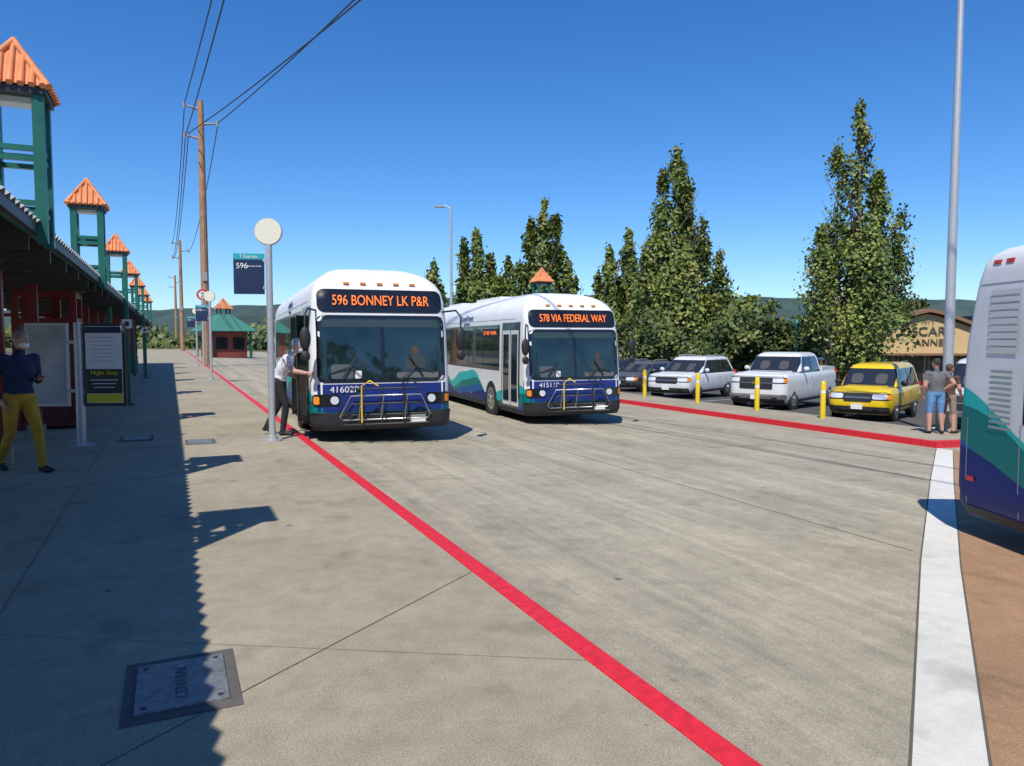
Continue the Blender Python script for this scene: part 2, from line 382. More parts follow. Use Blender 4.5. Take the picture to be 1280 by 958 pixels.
    if dooropen:
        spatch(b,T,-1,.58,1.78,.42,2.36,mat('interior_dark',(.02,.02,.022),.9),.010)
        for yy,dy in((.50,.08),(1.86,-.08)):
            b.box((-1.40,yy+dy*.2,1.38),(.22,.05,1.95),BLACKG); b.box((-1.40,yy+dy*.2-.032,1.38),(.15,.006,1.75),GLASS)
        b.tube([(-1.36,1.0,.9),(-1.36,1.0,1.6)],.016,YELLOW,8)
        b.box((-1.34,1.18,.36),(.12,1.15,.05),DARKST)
    else:
        for ya,yb in((.58,1.16),(1.20,1.78)):
            spatch(b,T,-1,ya,yb,.44,2.34,WHITEP,.012); spatch(b,T,-1,ya+.07,yb-.07,.55,2.24,GLASS,.017)
    spatch(b,T,-1,2.15,3.55,2.16,2.40,BLACK,.016)
    zt=T[-1][0]
    b.box((0,5.5,zt+.01),(1.0,2.4,.12),WHITEP); b.box((0,9.3,zt+.01),(1.0,1.8,.10),WHITEP)
    b.box((0,12.19,.5),(2.36,.14,.3),BLACK); b.box((0,12.2,1.4),(1.6,.02,.9),GREY)
    for s in(-1,1):
        for z in(1.0,1.2,2.6): b.box((s*1.08,12.2 if z<2 else 12.1,z),(.12,.03,.12),REDL)
        for k in range(2): b.box((s*1.23,11.52+k*.18,2.84),(.04,.10,.04),REDL)
    o=b.obj(name,loc,yaw)
    if texts:
        text('route_sign',route,.27,(0,.185,2.625),(math.radians(78),0,0),LED,o,fit=1.80)
        text('fleet_number',num,.16,(-.72,-.012,1.0),FRONT,WHITEP,o,fit=.52)
        text('side_route_sign',route.split(' ')[0]+' '+route.split(' ')[1],.15,(-1.305,2.85,2.28),LEFTF,LED,o,fit=1.15)
        text('operator_name','SoundTransit',.24,(-1.262,5.2,2.74),(math.radians(80),0,-math.pi/2),NAVY,o,1.0)
        text('operator_tagline','RIDE THE WAVE',.09,(-1.283,5.2,2.56),LEFTF,NAVY,o,1.0)
    return o
bus('transit_bus',(1.40,13.41,-.17),math.radians(-4),'596 BONNEY LK P&R','41602P',True)
bus('transit_bus',(6.87,15.84,-.37),math.radians(-5),'578 VIA FEDERAL WAY','41511P',False)
yw=math.radians(-23); dr=(-math.sin(yw),math.cos(yw))
Af=(5.42-dr[0]*12.2,5.16-dr[1]*12.2)
bus('transit_bus',(Af[0]+1.3*math.cos(yw),Af[1]+1.3*math.sin(yw),-.33),yw,'590 X','9000',False,False,old=True)
bus('transit_bus',(-11.2,16,-.15),0,'578 PUYALLUP','9001',False,False)

def car(name,loc,head,colr,L=4.6,W=1.84,H=1.7,hood=1.25,belt=1.02,cabend=None,wheelr=.35,mrough=.3,grille='dark',box=False,clad=False):
    """nose at local y=0 pointing -y"""
    b=MB(); w=W/2; P=mat('car_'+name+str(colr),colr,mrough,coat=.5)
    hz=belt-.06
    T=[(.26,w-.08,.14,L-.1),(.36,w-.03,.04,L-.02),(.55,w,.0,L),(hz-.3,w,.02,L),(hz-.12,w-.02,.07,L-.03),(hz-.05,w-.05,.18,L-.05),(hz,w-.11,.42,L-.08)]
    hull(b,T,[.26,.32,.36,.45,.55,.65,hz-.3,hz-.2,hz-.12,hz-.08,hz-.05,hz-.02,hz],P,.34,.2)
    b.add([(x,y,z) for x,y,z in((-w+.32,.5,hz-.002),(w-.32,.5,hz-.002),(w-.26,hood+.1,hz+.0),(-w+.26,hood+.1,hz+.0),(-w+.40,.62,hz+.035),(w-.40,.62,hz+.035),(w-.36,hood+.1,hz+.05),(-w+.36,hood+.1,hz+.05))],[(4,5,6,7),(0,1,5,4),(1,2,6,5),(3,0,4,7)],P)
    ce=cabend or L-.1; top=H
    wsl=.74 if not box else .5; rs=.38 if cabend is None and not box else .14
    G=[(hz-.01,w-.07,hood,ce),(belt,w-.08,hood+.06,ce-.02),(top-.14,w-.22,hood+wsl,ce-rs),(top-.06,w-.26,hood+wsl+.12,ce-rs-.05),(top,w-.38,hood+wsl+.36,ce-rs-.25)]
    hull(b,G,[hz-.01,belt,(belt+top)/2,top-.14],CARGLASS,.2,.16)
    hull(b,[(z,a+.006,c-.006,d+.006) for z,a,c,d in G],[top-.15,top-.11,top-.06,top-.03,top],P,.2,.16)
    def pil(s,ya,yb,wd=.08,m=None):
        spatch(b,G,s,ya,ya+wd,belt-.02,top-.12,m or P,.008,4,yb,yb+wd)
    fpatch(b,G,.2,-w+.2,w-.2,hz,hz+.05,BLACK,.01,nz=2)
    for s in(-1,1): fpatch(b,G,.2,*((.18,.52) if s>0 else(-.52,-.18)),belt+.04,belt+.34,mat('seat_dark',(.05,.05,.055),.7),.004,.1)
    for s in(-1,1):
        fpatch(b,G,.2,*((w-.16,w-.075) if s>0 else(-w+.075,-w+.16)),belt-.04,top-.13,P,.008,nx=4)
        mid=(hood+ce)/2+.1
        pil(s,hood+.20,hood+wsl+.10,.10); pil(s,mid,mid,.09,BLACKG); pil(s,ce-.30,ce-rs-.24,.14)
        if L>4.3 and not cabend: pil(s,ce-1.15,ce-1.2,.09,BLACKG if grille=='dark' else P)
        spatch(b,T,s,.9,L-.5,.27,.46 if clad else .36,BLACK,.008,1)
        spatch(b,T,s,hood+.2,hood+.215,.4,hz-.1,DARKST,.004,3); spatch(b,T,s,mid+.04,mid+.055,.4,hz-.1,DARKST,.004,3)
        if not cabend: spatch(b,T,s,ce-1.1,ce-1.085,.5,hz-.1,DARKST,.004,3)
        spatch(b,T,s,mid-.25,mid-.08,hz-.2,hz-.16,P if not clad else BLACK,.03,1)
        for yy in(.92,L-.98): wheel(b,s,w-.03,yy,wheelr,.24,archr=wheelr+.08)
        b.ell((s*(w+.07),hood+.38,belt+.06),(.11,.06,.085),P if not clad else BLACK,10,8)
        # lamp in a dark housing
        fpatch(b,T,.34,*((w-.53,w-.04) if s>0 else(-w+.04,-w+.53)),hz-.34,hz-.13,BLACK,.009,.04)
        fpatch(b,T,.34,*((w-.49,w-.10) if s>0 else(-w+.10,-w+.49)),hz-.31,hz-.16,LAMP,.014,.05)
        fpatch(b,T,.34,*((w-.11,w-.02) if s>0 else(-w+.02,-w+.11)),hz-.31,hz-.17,AMBER,.018,.02)
        fpatch(b,T,.34,*((w-.46,w-.28) if s>0 else(-w+.28,-w+.46)),.40,.50,BLACK,.052,.03)
        b.box((s*(w-.12),L-.0,hz-.1),(.14,.06,.3),REDL)
    # bonnet shut line
    fpatch(b,T,.34,-w+.12,w-.12,hz-.115,hz-.10,DARKST,.006,nz=1)
    if grille=='chrome':
        fpatch(b,T,.34,-w+.44,w-.44,hz-.54,hz-.13,BLACK,.018,.05)
        fpatch(b,T,.34,-w+.44,w-.44,hz-.345,hz-.315,CHROME,.028,nz=1)
        fpatch(b,T,.34,-w+.04,w-.04,.44,.60,CHROME,.05,.04); fpatch(b,T,.34,-w+.1,w-.1,.27,.43,BLACK,.03,.02)
        fpatch(b,T,.34,-.14,.14,hz-.37,hz-.29,mat('badge_gold',(.6,.4,.1),.3,metal=.8),.034,.03)
    else:
        fpatch(b,T,.34,-w+.50,w-.50,hz-.40,hz-.13,BLACK,.014,.05)
        for z in(hz-.27,): fpatch(b,T,.34,-w+.54,w-.54,z-.012,z+.012,CHROME,.022,nz=1)
        fpatch(b,T,.34,-w+.06,w-.06,.28,.50,mat('bumper_dark',(.035,.035,.035),.6),.016,.05)
    b.box((0,-.06,.50),(.32,.02,.16),PAPER)
    if cabend:
        b.box((0,(cabend+L)/2,hz+.012),(W-.36,L-cabend-.35,.02),BLACK)
        for s in(-1,1): b.box((s*(w-.13),(cabend+L)/2-.02,hz+.05),(.09,L-cabend-.2,.14),P)
        b.box((0,L-.16,hz+.05),(W-.36,.07,.14),P)
    elif not box:
        for s in(-1,1): b.tube([(s*(w-.34),hood+wsl+.45,top-.01),(s*(w-.33),hood+wsl+.5,top+.05),(s*(w-.33),ce-rs-.4,top+.05),(s*(w-.34),ce-rs-.35,top-.01)],.018,GREY,6)
    return b.obj(name,loc,head)
def place_car(name,fx,fy,*a,ang=None,**k):
    rz=math.atan2(-.9,.43) if ang is None else ang
    return car(name,(fx,fy,-.12-.035*min(fx+2,28)),rz,*a,**k)
place_car('parked_suv',16.5,25.2,(.66,.67,.67),L=4.95,W=1.98,H=1.76,belt=1.14,wheelr=.39)
place_car('parked_pickup_truck',16.4,19.9,(.68,.68,.67),L=5.9,W=2.06,H=2.02,hood=1.55,belt=1.38,cabend=4.1,wheelr=.43,grille='chrome',box=True)
place_car('parked_suv',16.55,15.8,(.78,.53,.008),L=4.4,W=1.8,H=1.74,hood=1.1,belt=1.10,box=True,clad=True)
place_car('parked_van',17.4,12.7,(.60,.60,.57),L=4.9,W=1.95,H=2.0,hood=1.0,belt=1.2,box=True,grille='chrome')
place_car('parked_car',17.0,29.6,(.09,.09,.095),L=4.6,W=1.8,H=1.46,belt=.97)
place_car('parked_car',17.3,32.7,(.03,.03,.035),L=4.6,W=1.8,H=1.46,belt=.97)
place_car('parked_car',17.3,36.5,(.3,.31,.32),L=4.6,W=1.8,H=1.46,belt=.97)
place_car('parked_car',28.0,33.5,(.65,.65,.64),L=4.7,W=1.84,H=1.5,belt=.97)
place_car('parked_pickup_truck',26.5,28.5,(.65,.65,.65),L=5.6,W=1.95,H=1.85,hood=1.5,belt=1.25,cabend=3.9,wheelr=.4,box=True)
place_car('parked_suv',28.0,24.5,(.45,.44,.42),L=4.6,W=1.85,H=1.7,belt=1.08)
place_car('parked_car',28.5,20.5,(.05,.06,.09),L=4.6,W=1.85,H=1.5,belt=.98)
place_car('parked_suv',27.5,38.5,(.12,.02,.02),L=4.6,W=1.85,H=1.7,belt=1.08)
# ---------------------------------------------------------------- platform shelter
EX=-3.34; RX=-5.2; OX=-7.06; EZ=2.9; RZ=3.6; Y0=1.3; Y1=58
b=MB()
n=int((Y1-Y0)/.055); vs=[]
for i in range(n+1):
    y=Y0+i*.055; d=.022*math.sin(2*math.pi*i/4)
    for x,z in((EX,EZ),(RX,RZ),(OX,EZ)): vs.append((x+(.012*math.sin(2*math.pi*i/4) if x==EX else 0),y,z+d+.03))
fs=[(3*i+j,3*i+j+1,3*i+j+4,3*i+j+3) for i in range(n) for j in(0,1)]
b.add(vs,fs,ROOFM)
b.box((EX-.10,(Y0+Y1)/2,EZ-.02),(.05,Y1-Y0-.1,.14),GREEN)
for t in(.25,.5,.75,.97):
    for s in(-1,1):
        x=RX-s*t*(RX-EX) if s>0 else RX-t*(RX-OX); z=RZ-(RZ-EZ)*t-.06
        b.box((x,(Y0+Y1)/2,z),(.07,Y1-Y0,.10),DARKST)
y=Y0+.2
while y<Y1:
    for X in(EX,OX): b.beam((X+(-.12 if X==EX else .12),y,EZ-.12),(RX,y,RZ-.12),.07,.16,DARKST)
    b.beam((EX-.12,y,EZ-.18),(OX+.12,y,EZ-.18),.06,.10,DARKST)
    b.beam((RX,y,EZ-.2),(RX,y,RZ-.1),.06,.06,DARKST)
    for X in(-4.3,-6.1): b.beam((X,y,EZ-.2),((X+RX)/2,y,EZ+.45),.05,.05,DARKST)
    y+=1.5
y=Y0+2.0; k=0
while y<Y1:
    for X in(-4.35,-6.05):
        b.box((X,y,1.42),(.16,.16,2.84),DRED); b.box((X,y,.12),(.26,.26,.24),SIDEWALK)
    if k%2==1:
        for z in(.25,1.1,2.25): b.box((-5.2,y,z),(1.54,.07,.07),DRED)
        for X in(-4.85,-5.55): b.box((X,y,1.25),(.06,.06,2.0),DRED)
        for z in(.25,2.25): b.box((-6.05,y+1.4,z),(.07,2.64,.07),DRED)
        b.box((-5.2,y+.4,.45),(1.3,.4,.05),WOOD)
        for X in(-4.7,-5.7): b.box((X,y+.4,.21),(.06,.36,.42),DARKST)
    y+=3.0; k+=1
b.obj('platform_shelter')
b=MB()
for i in(-1,1):
    for j in(-1,1): b.box((i*.48,j*.48,1.35),(.10,.10,2.7),DRED)
for z in(.12,1.0,2.1,2.62):
    for s in(-1,1):
        b.box((0,s*.48,z),(.86,.08,.12),DRED); b.box((s*.48,0,z),(.08,.86,.12),DRED)
for s in(-1,1):
    b.box((0,s*.47,1.55),(.04,.05,1.0),DRED); b.box((0,s*.46,1.55),(.86,.02,.98),mat('booth_pane',(.10,.12,.12),.1)); b.box((0,s*.46,.56),(.86,.03,.76),mat('booth_panel',(.10,.02,.02),.5))
    b.box((s*.46,0,1.55),(.02,.86,.98),mat('booth_pane',(.1,.12,.12),.1)); b.box((s*.46,0,.56),(.03,.86,.76),mat('booth_panel',(.1,.02,.02),.5))
b.box((0,0,2.72),(1.15,1.15,.06),DARKST); b.obj('ticket_booth',(-4.35,17.2,0))
def tower(name,x,y,z0=0,s=1.0,full=False):
    b=MB(); h=.22
    for i in(-1,1):
        for j in(-1,1):
            zb=0 if full else (2.72 if i>0 else 3.0)
            b.box((i*h,j*h,(4.2+zb)/2),(.10,.10,4.2-zb),GREEN)
    for z in(3.02,3.12,3.56,3.66):
        for i in(-1,1):
            b.box((i*h,0,z),(.06,.34,.05),GREEN); b.box((0,i*h,z),(.34,.06,.05),GREEN)
    b.box((0,0,4.22),(.60,.60,.06),DARKST); b.box((0,0,4.16),(.34,.22,.06),PAPER)
    r=.325; zb,zt=4.26,4.76
    for q in range(4):
        R=Matrix.Rotation(q*math.pi/2,3,'Z')
        A=[R@Vector((-r,-r,zb)),R@Vector((r,-r,zb)),R@Vector((0,0,zt))]; b.add(A,[(0,1,2)],TILE)
        for k in range(-3,4):
            xx=k*r/3.5; yt=-abs(xx); p=R@Vector((xx,-r-.01,zb)); q2=R@Vector((xx,yt,zb+(zt-zb)*(1-abs(xx)/r)))
            b.tube([p,q2],[.036,.025],TILE,6)
        b.tube([R@Vector((-r,-r,zb)),R@Vector((0,0,zt+.02))],[.04,.03],TILE,6)
    b.ell((0,0,zt),(.04,.04,.05),TILE,8,6)
    o=b.obj(name,(x,y,z0)); o.scale=(s,s,s); return o
for y in(5.3,9.1,16.3,24.4,32.4,39.5,47.5,55.5): tower('shelter_roof_tower',EX-.20,y,full=y in(24.4,39.5))
# ---------------------------------------------------------------- signs & furniture
def bay_sign(x,y,num):
    b=MB(); b.cyl((0,0,0),(0,0,.03),.16,GALV,20); b.cyl((0,0,.03),(0,0,.10),.085,GALV,16)
    b.cyl((0,0,.1),(0,0,3.36),.055,GALV,16)
    R=Matrix.Rotation(math.radians(-17),3,'Z')
    b.tube([R@Vector((0,.05,3.56)),R@Vector((0,-.05,3.56))],[.215,.215],CREAM,36,side=(0,0,1))
    b.tube([R@Vector((0,.035,3.56)),R@Vector((0,-.035,3.56))],[.228,.228],GALV,36,side=(0,0,1))
    b.box(R@Vector((-.33,0,2.85)),(.50,.03,.68),SIGNB,R); b.box(R@Vector((-.33,-.001,3.14)),(.502,.036,.10),TEAL,R)
    for z in(2.62,3.08): b.box(R@Vector((-.06,0,z)),(.08,.05,.05),GALV,R)
    o=b.obj('bus_stop_sign',(x,y,0))
    r=(math.pi/2,0,math.radians(-17))
    p=lambda a,z:tuple(R@Vector((a,-.022,z)))
    text('brand_strip','T Express',.075,p(-.33,3.14),r,WHITEP,o); text('route_number',num,.13,p(-.44,2.98),r,WHITEP,o); text('route_name','Bonney Lake',.045,p(-.24,2.98),r,WHITEP,o)
    return o
bay_sign(-.62,13.2,'596'); bay_sign(-.62,34,'578'); bay_sign(-.62,52,'400')
b=MB(); b.cyl((0,0,0),(0,0,.02),.20,GALV,20); b.cyl((0,0,.02),(0,0,2.02),.07,GALV,18)
R=Matrix.Rotation(math.radians(-22),3,'Z')
for a,m in((-.50,PAPERG),(.42,PAPER)):
    b.box(R@Vector((a,0,1.33)),(.66,.07,1.36),DARKST if a>0 else GALV,R)
    b.box(R@Vector((a,-.042,1.33)),(.58,.014,1.26),m,R)
    for z in(.9,1.7): b.box(R@Vector((a*.25,0,z)),(.14,.04,.05),GALV,R)
PY=mat('poster_yellow',(.72,.62,.03),.5); PD=mat('poster_dark',(.03,.035,.03),.5)
b.box(R@Vector((.42,-.052,1.90)),(.57,.006,.10),SIGNB,R)
b.box(R@Vector((.42,-.052,1.06)),(.57,.006,.40),PD,R); b.box(R@Vector((.42,-.052,.78)),(.57,.006,.14),PY,R)
for k in range(7): b.box(R@Vector((.42-.02,-.0505,1.78-k*.065)),(.42-.06*(k%3),.003,.008),GREY,R)
for k in range(3): b.box(R@Vector((.42,-.0565,1.08-k*.06)),(.44-k*.06,.003,.012),PAPER,R)
o=b.obj('information_board',(-3.54,14.0,0))
text('poster_title','Night Stop',.10,tuple(R@Vector((.42,-.058,1.20))),(math.pi/2,0,math.radians(-22)),PY,o,1.0)
for (x,y) in((-3.2,22.0),(-3.2,37)):
    b=MB(); b.cyl((0,0,0),(0,0,2.3),.05,GREEN,12); b.cyl((0,0,0),(0,0,.05),.14,GREEN,12)
    b.box((0,-.07,2.15),(.24,.02,.24),PAPER); b.box((0,-.083,2.15),(.10,.006,.12),DARKST); b.obj('platform_sign',(x,y,0))
for (x,y) in((-4.0,27.5),(-4.0,43)):
    b=MB(); b.tube([(0,0,0),(0,0,.85),(0,0,.95),(0,0,1.05)],[.26,.28,.24,.1],GREEN,18); b.obj('litter_bin',(x,y,0))
for y in(15.3,17.9,20.8,24.0):
    z=-.12-.035*14.6+.13; b=MB(); b.tube([(0,0,0),(0,0,1.0),(0,0,1.05),(0,0,1.07)],[.075,.075,.055,.02],YELLOW,16)
    b.tube([(0,0,.72),(0,0,.80)],[.077,.077],PAPER,16,caps=False); b.obj('bollard',(14.6,y,z))
def upole(x,y,h,name='utility_pole'):
    b=MB(); b.tube([(0,0,-.2),(0,0,h*.5),(0,0,h)],[.29,.25,.18],WOOD,14)
    for z,s in((h-.5,-1),(h-1.5,1),(h-2.5,-1)):
        b.tube([(0,0,z-.1),(s*.55,0,z),(s*1.05,0,z+.08)],[.10,.08,.06],GREY,8); b.cyl((s*1.05,0,z-.12),(s*1.05,0,z+.3),.08,GREY,10)
    b.tube([(0,-.28,.1),(0,-.25,h*.6)],.03,GREY,6); b.box((.0,-.3,6.2),(.3,.15,.6),GREY)
    return b.obj(name,(x,y,gz(x)))
upole(.1,56,18.2); upole(-.6,118,16); upole(-1.0,170,15)
def wire(p,q,sag,r=.034):
    b=MB(); p,q=Vector(p),Vector(q); P=[]
    for i in range(25):
        t=i/24; v=p.lerp(q,t); v.z-=sag*4*t*(1-t); P.append(v)
    b.tube(P,r,DARKST,5); return b
for (dx,z,ex,ez,sg) in((-1.0,17.8,2.2,17.9,.5),(1.1,16.7,11.5,16.6,1.0),(-.8,15.8,13.5,16.4,1.0),(-1.0,15.6,1.6,15.8,.9)):
    w=wire((.1+dx,56,z),(ex,-10,ez),sg); w.obj('power_line')
    w=wire((.1+dx,56,z),(-.6+dx,118,z-2.4),1.6); w.obj('power_line')
b=MB(); b.cyl((0,0,0),(0,0,4.6),.06,GALV); b.tube([(0,.03,4.5),(0,-.03,4.5)],[.34,.34],REDL,24); b.tube([(0,-.031,4.5),(0,-.036,4.5)],[.23,.23],PAPER,24); o=b.obj('round_bay_sign',(-.3,50,0)); text('bay_number','2',.4,(0,-.045,4.5),FRONT,DARKST,o)
def lamp(x,y,z,h,arm,r=.11,name='street_lamp'):
    b=MB(); b.cyl((0,0,0),(0,0,.5),.24,SIDEWALK,18); b.tube([(0,0,.5),(0,0,h*.5),(0,0,h)],[r,r*.8,r*.55],GALV,16)
    b.tube([(0,0,h-.1),(arm*.5,0,h+.05),(arm,0,h)],[.045,.04,.04],GALV,8); b.box((arm*1.15,0,h),(.6,.22,.10),GREY); b.box((0,-r-.01,1.1),(.1,.02,.18),GREY)
    return b.obj(name,(x,y,z),-TH,bevel=.01)
x,y=pl(10.80,18.4); lamp(x,y,-.53,12.5,1.5,.125)
x,y=pl(-3.75,45); lamp(x,y,-.6,10.3,-.6,.11)
x,y=pl(15.3,40); b=MB(); b.tube([(0,0,0),(0,0,.5),(0,0,.6),(0,0,3.4)],[.14,.12,.07,.05],GREEN,12); b.tube([(0,0,3.4),(0,0,3.55),(0,0,3.75),(0,0,3.9)],[.12,.2,.16,.03],GREEN,12); b.obj('ornamental_lamp',(x,y,-1.05))
x,y=pl(1.32,35); tower('platform_tower',x,y,-.90,1.25,True)
x,y=pl(-31.2,80); b=MB()
b.box((0,0,1.4),(3.6,3.6,2.8),mat('kiosk_red',(.22,.045,.03),.7,noise=.2))
for i in(-1,1):
    for j in(-1,1): b.box((i*2.1,j*2.1,1.4),(.22,.22,2.8),GREEN)
    b.box((i*.9,-1.82,1.5),(1.2,.05,1.3),CARGLASS)
KG=mat('kiosk_roof_green',(.05,.20,.15),.6,noise=.2)
for q in range(4):
    R=Matrix.Rotation(q*math.pi/2,3,'Z')
    b.add([R@Vector(p) for p in((-2.7,-2.7,2.8),(2.7,-2.7,2.8),(.6,-.6,4.6),(-.6,-.6,4.6))],[(0,1,2,3)],KG)
    b.add([R@Vector(p) for p in((-.8,-.8,5.2),(.8,-.8,5.2),(0,0,6.4))],[(0,1,2)],TILE)
    b.box(R@Vector((-.5,-.5,4.9)),(.14,.14,.7),GREEN)
b.box((0,0,2.75),(5.3,5.3,.08),GREEN); b.obj('kiosk',(x,y,-.2),.3)
def annex():
    x,y=pl(24.6,44); b=MB(); TAN=mat('annex_tan',(.58,.41,.20),.8,noise=.08); BRN=mat('annex_brown',(.24,.13,.07),.8)
    hw=3.7; ez=3.0; D=14; pts=[(-hw,0),(-hw,ez)]
    for i in range(1,12):
        t=-1+2*i/12; pts.append((t*hw,ez+1.35*(1-abs(t)**1.25)))
    pts+=[(hw,ez),(hw,0)]; n=len(pts)
    b.add([(p[0],0,p[1]) for p in pts]+[(p[0],D,p[1]) for p in pts],[tuple(range(n))]+[(i,i+n,(i+1)%n+n,(i+1)%n) for i in range(n)],TAN)
    top=[(-hw-.5,ez-.15)]+[(p[0],p[1]+.1) for p in pts[2:-2]]+[(hw+.5,ez-.15)]
    for p,q in zip(top,top[1:]):
        b.add([(p[0],-.35,p[1]),(q[0],-.35,q[1]),(q[0],D,q[1]),(p[0],D,p[1]),(p[0],-.35,p[1]+.2),(q[0],-.35,q[1]+.2),(q[0],D,q[1]+.2),(p[0],D,p[1]+.2)],[(0,3,2,1),(4,5,6,7),(0,1,5,4)],BRN)
    b.box((0,-.4,1.95),(hw*2,.8,.12),BRN)
    for k in range(4): b.box((-2.6+k*1.75,-.03,1.0),(1.35,.08,1.7),CARGLASS); b.box((-2.6+k*1.75-.85,-.04,1.0),(.1,.1,1.9),BRN)
    for k in range(2): b.box((-hw+.1+k*(2*hw-.2),-.7,.95),(.18,.18,1.9),BRN)
    o=b.obj('restaurant_building',(x,y,-1.1),-TH-.12)
    SG=mat('sign_letters',(.10,.10,.06),.5)
    text('sign_top','MIT\'S',.3,(0,-.06,3.85),FRONT,SG,o); text('sign_name',"OSCAR'S",.72,(0,-.06,3.3),FRONT,SG,o,1.1,.02); text('sign_sub','ANNEX',.55,(.3,-.06,2.65),FRONT,SG,o,1.1,.02)
annex()
x,y=pl(43,58); b=MB(); b.box((0,0,2.2),(16,10,4.4),mat('store_wall',(.33,.30,.27),.8,noise=.1)); b.box((0,0,4.45),(16.4,10.4,.3),DARKST)
for k in range(5): b.box((-6+k*3,-5.02,1.6),(2.2,.06,2),CARGLASS)
b.obj('store_building',(x,y,-1.1),-TH)

# ---------------------------------------------------------------- vegetation
def leafmat(name,col):
    m=bpy.data.materials.new(name); m.use_nodes=True; nt=m.node_tree; bb=nt.nodes['Principled BSDF']; bb.inputs['Roughness'].default_value=.5
    bb.inputs['Specular IOR Level'].default_value=.3
    g=nt.nodes.new('ShaderNodeNewGeometry'); mr=nt.nodes.new('ShaderNodeMapRange'); mr.inputs[3].default_value=.65; mr.inputs[4].default_value=1.45
    nt.links.new(g.outputs['Random Per Island'],mr.inputs[0]); vm=nt.nodes.new('ShaderNodeVectorMath'); vm.operation='SCALE'; vm.inputs[0].default_value=col
    nt.links.new(mr.outputs[0],vm.inputs['Scale']); nt.links.new(vm.outputs[0],bb.inputs['Base Color'])
    return m
LM=[leafmat('leaf_a',(.125,.17,.034)),leafmat('leaf_b',(.165,.205,.042)),leafmat('leaf_c',(.085,.125,.03)),leafmat('leaf_d',(.21,.22,.055))]
DM=[leafmat('shrub_a',(.05,.075,.022)),leafmat('shrub_b',(.08,.11,.03)),leafmat('shrub_c',(.12,.14,.035))]
def leaves(centres,per,sig,size,mats,rng,up=1.0,bias=None):
    n=len(centres)*per; C=np.repeat(centres,per,axis=0)+rng.normal(0,1,(n,3))*np.repeat(sig,per,axis=0)
    nr=rng.normal(0,1,(n,3))
    if bias is None:
        o=C.copy(); o[:,2]=0; o/=np.maximum(np.linalg.norm(o,axis=1),.01)[:,None]; o[:,2]=.5
    else: o=np.array(bias)[None,:]
    nr=nr*.62+o*.9
    t=rng.normal(0,1,(n,3)); t[:,2]*=up
    a=np.cross(nr,t); a/=np.linalg.norm(a,axis=1)[:,None]; c=np.cross(nr,a); c/=np.linalg.norm(c,axis=1)[:,None]
    s=size*(.6+.8*rng.random((n,1))); a=a*s; c=c*s*.7
    V=np.stack([C-a,C+c*.9,C+a,C-c*.9],axis=1).reshape(-1,3)
    mi=np.repeat(rng.integers(0,mats,len(centres)),per); return V,mi
def leafobj(name,V,mi,mats,parent=None,loc=(0,0,0)):
    me=bpy.data.meshes.new(name); n=len(V)//4
    me.vertices.add(len(V)); me.vertices.foreach_set('co',V.ravel()); me.loops.add(4*n); me.loops.foreach_set('vertex_index',np.arange(4*n))
    me.polygons.add(n); me.polygons.foreach_set('loop_start',np.arange(0,4*n,4)); me.polygons.foreach_set('material_index',mi.astype(np.int32))
    for m in mats: me.materials.append(m)
    me.update(calc_edges=True); o=bpy.data.objects.new(name,me); COL.objects.link(o); o.location=loc
    if parent: o.parent=parent
    return o
def poplar(name,r,a,h,w,seed,spec=None,n=300,per=55,zb=-1.1,mats=LM,low=.09):
    """Lombardy-type poplar: several narrow upright leaders. spec=[(dx,dy,height frac,radius frac)]"""
    rng=np.random.default_rng(seed); x,y=pl(r,a)
    b=MB(); b.tube([(0,0,0),(0,0,h*.3),(.1,0,h*.6),(0,0,h*.95)],[.30,.22,.12,.02],BARK,10)
    if spec is None:
        spec=[(0,0,1.0,.17)]
        for k in range(5):
            an=2*math.pi*k/5+rng.random()*.9; rr=.22+.12*rng.random(); spec.append((rr*math.cos(an),rr*math.sin(an),.5+.34*rng.random(),.15+.05*rng.random()))
    C=[];S=[]; tot=sum(s[2] for s in spec)
    for (fx,fy,hf,rf) in spec:
        dx=(fx*CT+fy*ST)*w; dy=(-fx*ST+fy*CT)*w; hh=h*hf; ww=w*rf
        b.tube([(0,0,h*.06),(dx*.6,dy*.6,hh*.25),(dx,dy,hh*.6),(dx,dy,hh*.94)],[.15,.11,.06,.015],BARK,7)
        for k in range(int(n*hf/tot)):
            t=low+(1-low)*rng.random()**.9
            prof=min(1,(t+.03)/.28)**.7*(max(0,1-((t-.25)/.75)**2.0) if t>.25 else 1)**.8+.06
            lump=.78+.35*math.sin(t*17+fx*9+fy*5)
            an=rng.random()*2*math.pi; q=rng.random()**.5*ww*prof*lump*1.2; f=min(1,t*2.3+.05)
            C.append((dx*f+q*math.cos(an),dy*f+q*math.sin(an),t*hh+rng.normal()*.12))
            s=.10+.15*prof; S.append((s,s,s*1.9))
    for k in range(16):
        an=rng.random()*6.28; zz=h*(.08+.6*rng.random()); L=w*.3
        b.tube([(0,0,zz),(L*.5*math.cos(an),L*.5*math.sin(an),zz+.8),(L*math.cos(an),L*math.sin(an),zz+2.4)],[.06,.04,.012],BARK,5)
    o=b.obj(name,(x,y,zb)); V,mi=leaves(np.array(C),per,np.array(S),.118*max(a,38)/42,len(mats),rng,1.3); leafobj('foliage',V,mi,mats,o); return o
